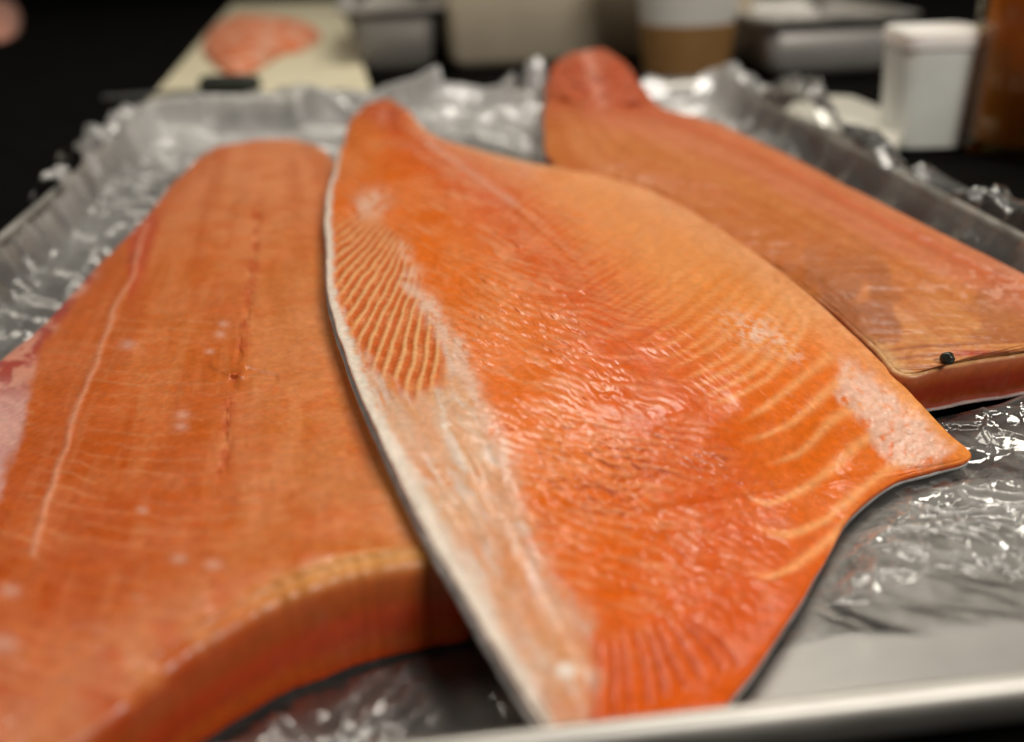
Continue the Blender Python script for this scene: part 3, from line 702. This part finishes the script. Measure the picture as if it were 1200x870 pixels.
# right fillet
R_LINE = [(700, 118), (760, 132), (860, 168), (1000, 240), (1100, 292), (1210, 345)]
def right_paint(X, Y, v, u):
    n1 = fbm(X / 70, Y / 50, 100, 4); n3 = fbm(X / 6, Y / 6, 101, 3)
    Xw, Yw = warp(X, Y, 103, 4, 40)
    c = np.ones(X.shape + (3,)) * np.array((0.50, 0.150, 0.026))
    c = mixc(c, (0.55, 0.15, 0.045), np.clip((n1 - 0.45) * 3, 0, 1) * 0.25)
    c = mixc(c, (0.58, 0.25, 0.075), sstep(300, 420, Y) * 0.8)
    lon = fbm(v * 18 + 0.5 * n1, u * 4, 105, 4)
    c = mixc(c, (0.44, 0.085, 0.012), sstep(0.48, 0.68, lon) * 0.32)
    c = mixc(c, (0.62, 0.24, 0.10), sstep(0.5, 0.34, lon) * 0.2)
    row = 0.5 + 0.5 * np.sin(2 * np.pi * (Yw + 0.06 * (X - 1000)) / (6 + 6 * np.clip((Y - 200) / 200, 0, 1)) )
    c = mixc(c, (0.36, 0.11, 0.03), sstep(0.45, 0.95, row) * sstep(250, 340, Y) * 0.9 * (0.4 + n1))
    d, f = dist_poly(Xw, Yw, R_LINE)
    c = mixc(c, (0.52, 0.10, 0.03), np.exp(-(d / (4 + 4 * f)) ** 2) * 0.7)
    c = mixc(c, (0.62, 0.20, 0.12), np.exp(-((d - 16) / 12) ** 2) * 0.4)
    c = mixc(c, (0.72, 0.36, 0.24), np.exp(-((X - 1150) / 70) ** 2 - ((Y - 335) / 22) ** 2) * sstep(0.5, 0.62, fbm(X / 10, Y / 6, 104, 3)) * 0.7)
    t = sstep(168, 96, Y)
    c = mixc(c, (0.40, 0.055, 0.010), t * 0.9)
    c = mixc(c, (0.62, 0.24, 0.16), t * np.exp(-(dist_poly(X, Y, [(688, 62), (697, 95), (706, 122)])[0] / 7) ** 2) * 0.8)
    c = mixc(c, (0.66, 0.40, 0.18), sstep(0.06, 0.0, v) * sstep(380, 420, Y) * 0.8)
    c = mixc(c, (0.42, 0.05, 0.03), np.exp(-((X - 1140) / 26) ** 2 - ((Y - 414) / 4) ** 2) * 0.8)
    return np.clip(c * (0.95 + 0.1 * n3[..., None]), 0, 1), 0.06 + 0 * X
def right_relief(X, Y, v, u):
    z = 0.0016 * (fbm(X / 90, Y / 60, 110, 2) - 0.5) + 0.0006 * (fib(X, Y, 0.02, 40, 5, 111, 3) - 0.5) + 0.0003 * (fbm(X / 9, Y / 9, 112, 2) - 0.5)
    d, f = dist_poly(X, Y, R_LINE); z -= 0.0016 * np.exp(-(d / 6) ** 2)
    t = sstep(150, 105, Y); z += t * 0.007 * (fbm(X / 22, Y / 22, 113, 3) - 0.5)
    return z
right_rows = [
    (668, 62, .050, 708, 57, .050, .001, .5),
    (650, 78, .047, 733, 76, .047, .003, .5),
    (643, 104, .042, 752, 102, .042, .004, .5),
    (640, 140, .036, 780, 128, .036, .004, .5),
    (643, 178, .030, 848, 148, .031, .004, .5),
    (676, 208, .025, 928, 186, .026, .005, .5),
    (756, 230, .022, 1005, 225, .024, .005, .5),
    (842, 276, .021, 1095, 270, .023, .005, .5),
    (936, 330, .020, 1180, 312, .022, .005, .5),
    (1022, 403, .018, 1250, 348, .021, .005, .5),
    (1058, 437, .0180, 1290, 368, .020, .004, .5),
    (1110, 426, .0190, 1312, 379, .020, .003, .5),
    (1200, 413, .0190, 1330, 388, .020, .002, .5),
    (1290, 400, .0190, 1340, 392, .020, .000, .5)]
fillet('salmon_fillet', 'tan orange salmon fillet at the right rear with its red tail over the rim', right_rows, 420, 340,
       right_paint, M_FLESH2, lambda X, Y, Z, v: np.maximum(0.0030, Z - 0.024), relief=right_relief, side=(0.33, 0.040, 0.006))

# ------------------------------------------------------------------ cling film
def build_film():
    xs = np.concatenate([np.linspace(PX0 - 0.030, 0.04, 270)[:-1], np.linspace(0.04, PX1 + 0.030, 500)])
    ys = np.concatenate([np.linspace(PY0 + 0.004, 0.31, 420)[:-1], np.linspace(0.31, PY1 + 0.045, 360)])
    X, Y = np.meshgrid(xs, ys)
    d = np.minimum(np.minimum(X - PX0, PX1 - X), np.minimum(Y - PY0, PY1 - Y))   # inside distance from the rim line
    base = np.interp(d, [-0.05, -0.012, -0.006, 0.0, 0.0045, 0.010, 0.015, 0.022], [-0.001, 0.014, 0.0250, 0.0260, 0.0245, 0.010, 0.003, 0.0014])
    wx = X + 0.004 * (fbm(X * 40, Y * 40, 200, 3) - 0.5); wy = Y + 0.004 * (fbm(X * 40 + 7, Y * 40, 201, 3) - 0.5)
    def turn(a, sx): return (wx * math.cos(a) + wy * math.sin(a)) * sx, -wx * math.sin(a) + wy * math.cos(a)
    a1, b1 = turn(0.6, 0.33); a2, b2 = turn(-0.9, 0.3); a3, b3 = turn(1.9, 0.4)
    near = sstep(0.42, 0.27, Y)
    a4, b4 = turn(0.2, 0.5); a5, b5 = turn(-0.5, 0.35); a6, b6 = turn(1.2, 0.4)
    a7, b7 = turn(2.5, 0.28)
    pl1 = pleats(a5, b5, 0.0085, 260, 0.0010); pl2 = pleats(a6, b6, 0.0060, 264, 0.0008); pl3 = pleats(a7, b7, 0.0110, 268, 0.0011)
    cr = (crumple(wx, wy, 0.060, 210, 0.9, 1) * 0.16 + crumple(a4, b4, 0.030, 220, 1.0, -1) * 0.30 + crumple(a2, b2, 0.020, 221, 1.0, 1) * 0.22
          + near * (crumple(a1, b1, 0.011, 230, 1.1, 1) * 0.26 + crumple(a3, b3, 0.008, 240, 1.1, -1) * 0.22)
          + near * (0.0012 * pl1 + 0.0008 * pl2 + 0.0014 * pl3)
          + (1 - near) * 0.0030 * pleats(a5, b5, 0.022, 262, 0.0030))
    cr = np.maximum(cr - np.percentile(cr, 1), 0)
    amp = 1.0 + 0.0 * X
    amp = amp + 1.5 * np.exp(-((Y - PY1 + 0.012) / 0.045) ** 2) * np.exp(-((X - 0.05) / 0.075) ** 2)                                    # bunched up along the far rim
    amp = amp + 0.7 * np.exp(-((X - PX0) / 0.035) ** 2) * sstep(0.54, 0.62, Y)
    amp = amp + 0.8 * np.exp(-((X - PX1) / 0.03) ** 2)
    amp = amp + 0.2 * np.exp(-((X + 0.02) / 0.06) ** 2 - ((Y - 0.16) / 0.03) ** 2)
    fo = np.ones(X.shape)
    for P in FOOT:
        ins = inside(X, Y, P); Q = P[::max(1, len(P) // 75)]; Q = np.concatenate([Q, Q[:1]])
        dd, _ = dist_poly(X, Y, Q)
        s = np.where(ins, 0.0, dd)
        fo = np.minimum(fo, sstep(0.001, 0.014, s))
    lim = 0.0004 + 0.9996 * fo
    Z = base + amp * cr * lim
    Z = np.where(fo <= 0.0, np.minimum(Z, np.maximum(base, 0.0016)), Z)
    # where the film ends: ragged along the near side, and left of the pan
    edge = 0.170 + 0.008 * (fbm(X * 30, X * 0 + 3, 250, 3) - 0.5) * 2 + 0.012 * sstep(0.16, 0.24, X)
    edge = np.where(X < 0.03, PY0 + 0.010, edge)
    drop = 0.008 + 0.018 * fbm(X * 35, Y * 35, 260, 3)
    keep = (Y > edge) & (d > -drop) & ~((X > 0.085) & (Y > PY1 - 0.007 + 0.006 * np.sin(X * 140))) & ~((X < PX0 + 0.006) & (Y < 0.56 + 0.02 * np.sin(Y * 90)))
    ids = np.arange(X.size).reshape(X.shape)
    F = np.stack([ids[:-1, :-1], ids[:-1, 1:], ids[1:, 1:], ids[1:, :-1]], -1)
    k = keep[:-1, :-1] & keep[:-1, 1:] & keep[1:, 1:] & keep[1:, :-1]
    F = F[k]
    used = np.unique(F); rm = np.zeros(X.size, int); rm[used] = np.arange(len(used))
    V = np.stack([X, Y, Z], -1).reshape(-1, 3)[used]
    lay = 0.10 + 0.62 * np.exp(-((Y - PY1 + 0.03) / 0.06) ** 2) + 0.25 * np.exp(-((X - PX0) / 0.05) ** 2) * sstep(0.40, 0.5, Y)
    lay = lay * (0.5 + fbm(X * 70, Y * 70, 270, 4)) + near * fo * (0.34 * pl1 + 0.22 * pl2 + 0.40 * pl3) * (0.3 + fbm(X * 120, Y * 120, 271, 3))
    lay = np.clip(lay, 0.04, 0.85)
    o = fast_mesh('plastic_wrap', V, rm[F], M_FILM, smooth=True, attrs={'layers': lay.reshape(-1)[used], 'fine': (0.2 + 0.8 * near).reshape(-1)[used]})
    tag(o, 'crumpled clear plastic wrap lining the sheet pan under the fillets', 'plastic wrap')
build_film()

# ------------------------------------------------------------------ small things on the fillets
sp = at(1110, 420, 0.0228)
bm = bmesh.new(); bmesh.ops.create_icosphere(bm, subdivisions=3, radius=0.0021)
for v_ in bm.verts:
    n_ = float(fbm(np.array([v_.co.x * 900]), np.array([v_.co.y * 900 + v_.co.z * 700]), 300, 3)[0]); v_.co *= 0.8 + 0.45 * n_
speck = from_bm('black_speck', bm, mat('black_speck', (0.008, 0.009, 0.007), 0.35, nscale=700, ncol=(0.02, 0.03, 0.02)), smooth=True)
speck.location = sp
tag(speck, 'tiny black round speck on the near edge of the right rear fillet', 'speck')

# ------------------------------------------------------------------ things behind the pan
CT = -0.002
M_BOARD = mat('cream_plastic_board', (0.66, 0.61, 0.44), 0.5, nscale=30, ncol=(0.58, 0.52, 0.36), bump=0.2, bscale=300)
def board_at(x, y): return at(x, y, 0.012)
def slab(name, quad, z0, z1, m, parent=None, bevel=0.002):
    bm = bmesh.new()
    t = [bm.verts.new((p[0], p[1], z1)) for p in quad]; b_ = [bm.verts.new((p[0], p[1], z0)) for p in quad]
    bm.faces.new(t); bm.faces.new(b_[::-1])
    for k in range(len(quad)): bm.faces.new((b_[k], b_[(k + 1) % len(quad)], t[(k + 1) % len(quad)], t[k]))
    bmesh.ops.recalc_face_normals(bm, faces=bm.faces[:])
    return from_bm(name, bm, m, parent, bevel=bevel)
A = at(171, 119, 0.012); B_ = at(438, 112, 0.012); C_ = at(400, 2, 0.012); D_ = at(272, 4, 0.012)
cb = slab('cutting_board', [A, B_, C_, D_], CT + 0.0005, 0.012, M_BOARD)
tag(cb, 'cream plastic cutting board behind the pan with a piece of salmon on it', 'cutting board')

def lump(name, pts, z, h, m, parent=None, seed=0):
    """domed piece over a pixel outline"""
    P = at(np.array([p[0] for p in pts], float), np.array([p[1] for p in pts], float), np.full(len(pts), z))
    P = catmull(np.concatenate([P, P[:1]]), 49)[:-1]; c = P.mean(0)
    V, F = [], []; K = 12; n = len(P)
    for k in range(K + 1):
        a = k / K * math.pi / 2; s = math.cos(a); zz = math.sin(a) * h
        for q in P:
            w = c + (q - c) * s; nz = float(fbm(np.array([w[0] * 60]), np.array([w[1] * 60]), seed, 3)[0]) - 0.5
            V.append((w[0], w[1], z + zz * (1 + 0.5 * nz)))
    for k in range(K):
        for j in range(n): F.append((k * n + j, k * n + (j + 1) % n, (k + 1) * n + (j + 1) % n, (k + 1) * n + j))
    F.append(tuple(range(n))[::-1])
    return mesh_obj(name, V, F, m, parent)
M_PIECE = mat('pale_salmon_cut', (0.60, 0.13, 0.03), 0.4, nscale=45, nfac=0.25, ncol=(0.68, 0.36, 0.24), bump=0.3, bscale=200)
lp_ = lump('salmon_piece', [(236, 62), (248, 38), (285, 26), (330, 27), (374, 38), (366, 56), (330, 66), (300, 84), (262, 86)], 0.0122, 0.022, M_PIECE, seed=4)
tag(lp_, 'small pale orange piece of salmon lying on the cream cutting board', 'fish piece')

# knife lying at the near end of the board
kn = empty('kitchen_knife', tuple(at(250, 111, 0.0125)))
M_HANDLE = mat('black_green_handle', (0.008, 0.014, 0.009), 0.4, nscale=60, ncol=(0.014, 0.02, 0.014))
M_STEEL = brushed('blade_steel', (0.50, 0.50, 0.49), 0.3)
kl = np.array(at(250, 111, 0.0125))
h0 = at(238, 109, 0.0125) - kl; h1 = at(304, 109, 0.0125) - kl; bl = at(120, 116, 0.0125) - kl
def bar(name, a, b, wy, hz, m, parent, bev, taper=1.0):
    a = np.array(a); b = np.array(b); d = (b - a) / np.linalg.norm(b - a); s = np.array([-d[1], d[0], 0])
    bm = bmesh.new(); vs = []
    for p, t in ((a, 1.0), (b, taper)):
        for q, r in ((-1, 0), (1, 0), (1, 1), (-1, 1)): vs.append(bm.verts.new(p + s * q * wy / 2 * t + np.array([0, 0, r * hz])))
    bm.faces.new(vs[3::-1]); bm.faces.new(vs[4:])
    for k in range(4): bm.faces.new((vs[k], vs[(k + 1) % 4], vs[4 + (k + 1) % 4], vs[4 + k]))
    bmesh.ops.recalc_face_normals(bm, faces=bm.faces[:])
    return from_bm(name, bm, m, parent, bevel=bev)
bar('handle', h0, h1, 0.022, 0.015, M_HANDLE, kn, 0.006)
bar('blade', h0, bl, 0.026, 0.002, M_STEEL, kn, 0.0005, 0.25)
tag(kn, 'knife with a dark handle lying across the near end of the cutting board', 'knife')

# square steel container
M_ST1 = brushed('warm_brushed_steel', (0.70, 0.60, 0.45), 0.55, metal=0.1, stretch=(1, 1, 50))
M_ST2 = brushed('dull_dark_steel', (0.30, 0.28, 0.25), 0.5, metal=0.2, stretch=(1, 1, 50))
M_ST3 = brushed('grey_steel', (0.46, 0.44, 0.41), 0.45, metal=0.3, stretch=(50, 1, 1))
def open_box(name, label, x0, x1, y0, y1, z1, m, rimm, wall=0.003, lip=0.012):
    e = empty(name, ((x0 + x1) / 2, y0, CT)); o = np.array(e.location)
    bm = bmesh.new()
    def ring(i, z): return [bm.verts.new((x - o[0], y - o[1], z - o[2])) for x, y in rrect(x0 + i, x1 - i, y0 + i, y1 - i, 0.014, 6)]
    R = [ring(0.012, CT + 0.0005), ring(0.004, CT + 0.012), ring(0.0, z1 - 0.004), ring(wall, z1 - 0.004), ring(0.006, CT + 0.014), ring(0.014, CT + 0.004)]
    for a, b in zip(R[:-1], R[1:]):
        for k in range(len(a)): bm.faces.new((a[k], a[(k + 1) % len(a)], b[(k + 1) % len(a)], b[k]))
    bm.faces.new(R[0][::-1]); bm.faces.new(R[-1])
    bmesh.ops.recalc_face_normals(bm, faces=bm.faces[:])
    from_bm('body', bm, m, e, smooth=True)
    bm = bmesh.new(); RR = []
    for i, z in ((-lip, z1 - 0.004), (-lip, z1), (wall, z1), (wall, z1 - 0.004)):
        RR.append([bm.verts.new((x - o[0], y - o[1], z - o[2])) for x, y in rrect(x0 + i, x1 - i, y0 + i, y1 - i, 0.018, 6)])
    for j in range(4):
        a, b = RR[j], RR[(j + 1) % 4]
        for k in range(len(a)): bm.faces.new((a[k], a[(k + 1) % len(a)], b[(k + 1) % len(a)], b[k]))
    bmesh.ops.recalc_face_normals(bm, faces=bm.faces[:])
    from_bm('rim', bm, rimm, e)
    return tag(e, label, 'container')
p0 = atY(521, 60, 1.06); p1 = atY(888, 60, 1.06)
open_box('steel_container', 'tall tan brushed steel container behind the paper cup', p0[0], p1[0], 1.06, 1.32, 0.20, M_ST1, M_ST1)
p0 = atY(412, 60, 1.06); p1 = atY(512, 60, 1.06); zt = atY(460, 8, 1.06)[2]
open_box('steel_tub', 'low dark steel tub between the cutting board and the tan container', p0[0], p1[0], 1.06, 1.3, zt, M_ST2, M_ST3)
p0 = atY(900, 60, 0.90); p1 = atY(1060, 60, 0.90); zt = atY(960, 20, 0.90)[2]
open_box('steel_bin', 'grey steel bin with a bright rim left of the white plastic tub', p0[0], p1[0], 0.90, 1.10, zt, M_ST3, M_RIM)

# paper cup with sleeve
def paper_cup():
    Yc = 0.955; base = atY(803, 96, Yc); c = (float(base[0]), Yc, CT)
    r0 = 0.0385
    e = empty('paper_cup', c)
    cupm = mat('white_cup_paper', (0.80, 0.78, 0.73), 0.5, nscale=40, ncol=(0.74, 0.72, 0.67))
    slm = mat('kraft_sleeve', (0.36, 0.19, 0.062), 0.7, nscale=60, ncol=(0.30, 0.15, 0.045), bump=0.2, bscale=400)
    H = 0.125; R = lambda z: r0 + 0.0135 * z / H
    lathe('cup_wall', [(R(0) - .002, 0.0), (R(0), 0.0), (R(H), H), (R(H) + .002, H + .001), (R(H) + .002, H + .004), (R(H) - .001, H + .004), (R(H) - .0015, H), (R(0) - .001, .004), (0.0005, .004)], cupm, e)
    zs = atY(803, 25, Yc)[2] - CT
    lathe('cup_sleeve', [(R(.006) + .0004, .006), (R(.006) + .0014, .006), (R(zs) + .0014, zs), (R(zs) + .0004, zs)], slm, e)
    lathe('lid', [(R(H) + .003, H - .002), (R(H) + .003, H + .006), (R(H) - .004, H + .012), (0.0005, H + .012)], cupm, e)
    tag(e, 'white paper cup with a brown cardboard sleeve behind the pan', 'cup')
paper_cup()

# white plastic tub with lid
def white_tub():
    Yc = 0.635; p = atY(1074, 190, Yc); e = empty('plastic_tub', (float(p[0]), Yc, CT))
    m = mat('white_plastic', (0.90, 0.88, 0.84), 0.45, nscale=20, ncol=(0.70, 0.68, 0.62), Subsurface_Weight=0.15, Subsurface_Scale=0.01)
    H = atY(1084, 44, Yc)[2] - CT
    def ring(h, z): return [(x, y, z) for x, y in rrect(-h, h, -h, h, 0.012, 6)]
    rings_mesh('tub_wall', [ring(0.0205, 0.0), ring(0.0235, 0.002), ring(0.0262, H), ring(0.0250, H), ring(0.0220, 0.004)], m, e, cap_last=True).data.set_sharp_from_angle(angle=math.radians(40))
    rings_mesh('tub_lid', [ring(0.0264, H - 0.004), ring(0.0276, H - 0.004), ring(0.0276, H + 0.004), ring(0.0262, H + 0.006), ring(0.018, H + 0.0065)], m, e, cap_last=True).data.set_sharp_from_angle(angle=math.radians(40))
    e.rotation_euler = (0, 0, math.radians(-8))
    tag(e, 'white plastic tub with lid standing behind the right rim', 'tub')
white_tub()
q = [at(918, 128, 0.010), at(1046, 172, 0.010), at(1072, 140, 0.010), at(1000, 112, 0.010), at(940, 110, 0.010)]
wb = slab('white_tray', q, CT + 0.0005, 0.010, mat('white_tray_plastic', (0.70, 0.68, 0.60), 0.5, nscale=20, ncol=(0.62, 0.60, 0.52)), bevel=0.003)
tag(wb, 'flat white tray lying between the pan and the white tub', 'tray')

# glass jar with an orange filling
def glass_jar():
    Yc = 0.60; p = atY(1136, 150, Yc); r = 0.046
    e = empty('glass_jar', (float(p[0]) + r, Yc, CT))
    g = bpy.data.materials.new('olive_glass'); g.use_nodes = True
    nt = g.node_tree; nt.nodes.remove(nt.nodes['Principled BSDF'])
    tr = nt.nodes.new('ShaderNodeBsdfTransparent'); tr.inputs[0].default_value = (0.93, 0.84, 0.52, 1)
    gl = nt.nodes.new('ShaderNodeBsdfGlossy'); gl.inputs['Roughness'].default_value = 0.06; gl.inputs['Color'].default_value = (1.0, 0.95, 0.8, 1)
    n = nt.nodes.new('ShaderNodeTexNoise'); n.inputs['Scale'].default_value = 30
    bp = nt.nodes.new('ShaderNodeBump'); bp.inputs['Strength'].default_value = 0.05
    nt.links.new(n.outputs['Fac'], bp.inputs['Height']); nt.links.new(bp.outputs['Normal'], gl.inputs['Normal'])
    fr = nt.nodes.new('ShaderNodeFresnel'); fr.inputs['IOR'].default_value = 1.5
    mx = nt.nodes.new('ShaderNodeMixShader')
    nt.links.new(fr.outputs[0], mx.inputs[0]); nt.links.new(tr.outputs[0], mx.inputs[1]); nt.links.new(gl.outputs[0], mx.inputs[2])
    nt.links.new(mx.outputs[0], nt.nodes['Material Output'].inputs['Surface'])
    H = 0.15
    lathe('jar_wall', [(0.0005, 0), (r - .003, 0), (r, .004), (r, H), (r + .002, H + .003)], g, e)
    f = mat('orange_filling', (0.85, 0.30, 0.05), 0.3, nscale=25, ncol=(0.75, 0.36, 0.08))
    lathe('filling', [(0.0005, .0085), (r - .0065, .0085), (r - .0065, 0.13), (0.0005, 0.13)], f, e)
    tag(e, 'olive glass jar with an orange filling at the right edge', 'jar')
glass_jar()

# unidentified pale pink lump in the dark corner at the far left
M_PINK = mat('pale_pink', (0.62, 0.40, 0.33), 0.5, nscale=20, ncol=(0.62, 0.24, 0.16))
pk = lump('pink_lump', [(-40, 36), (-20, 48), (10, 47), (24, 34), (20, 12), (-10, 4), (-40, 12)], CT, 0.03, M_PINK, seed=8)
tag(pk, 'pale pink blurred lump on the dark counter in the far left corner', 'fish piece')
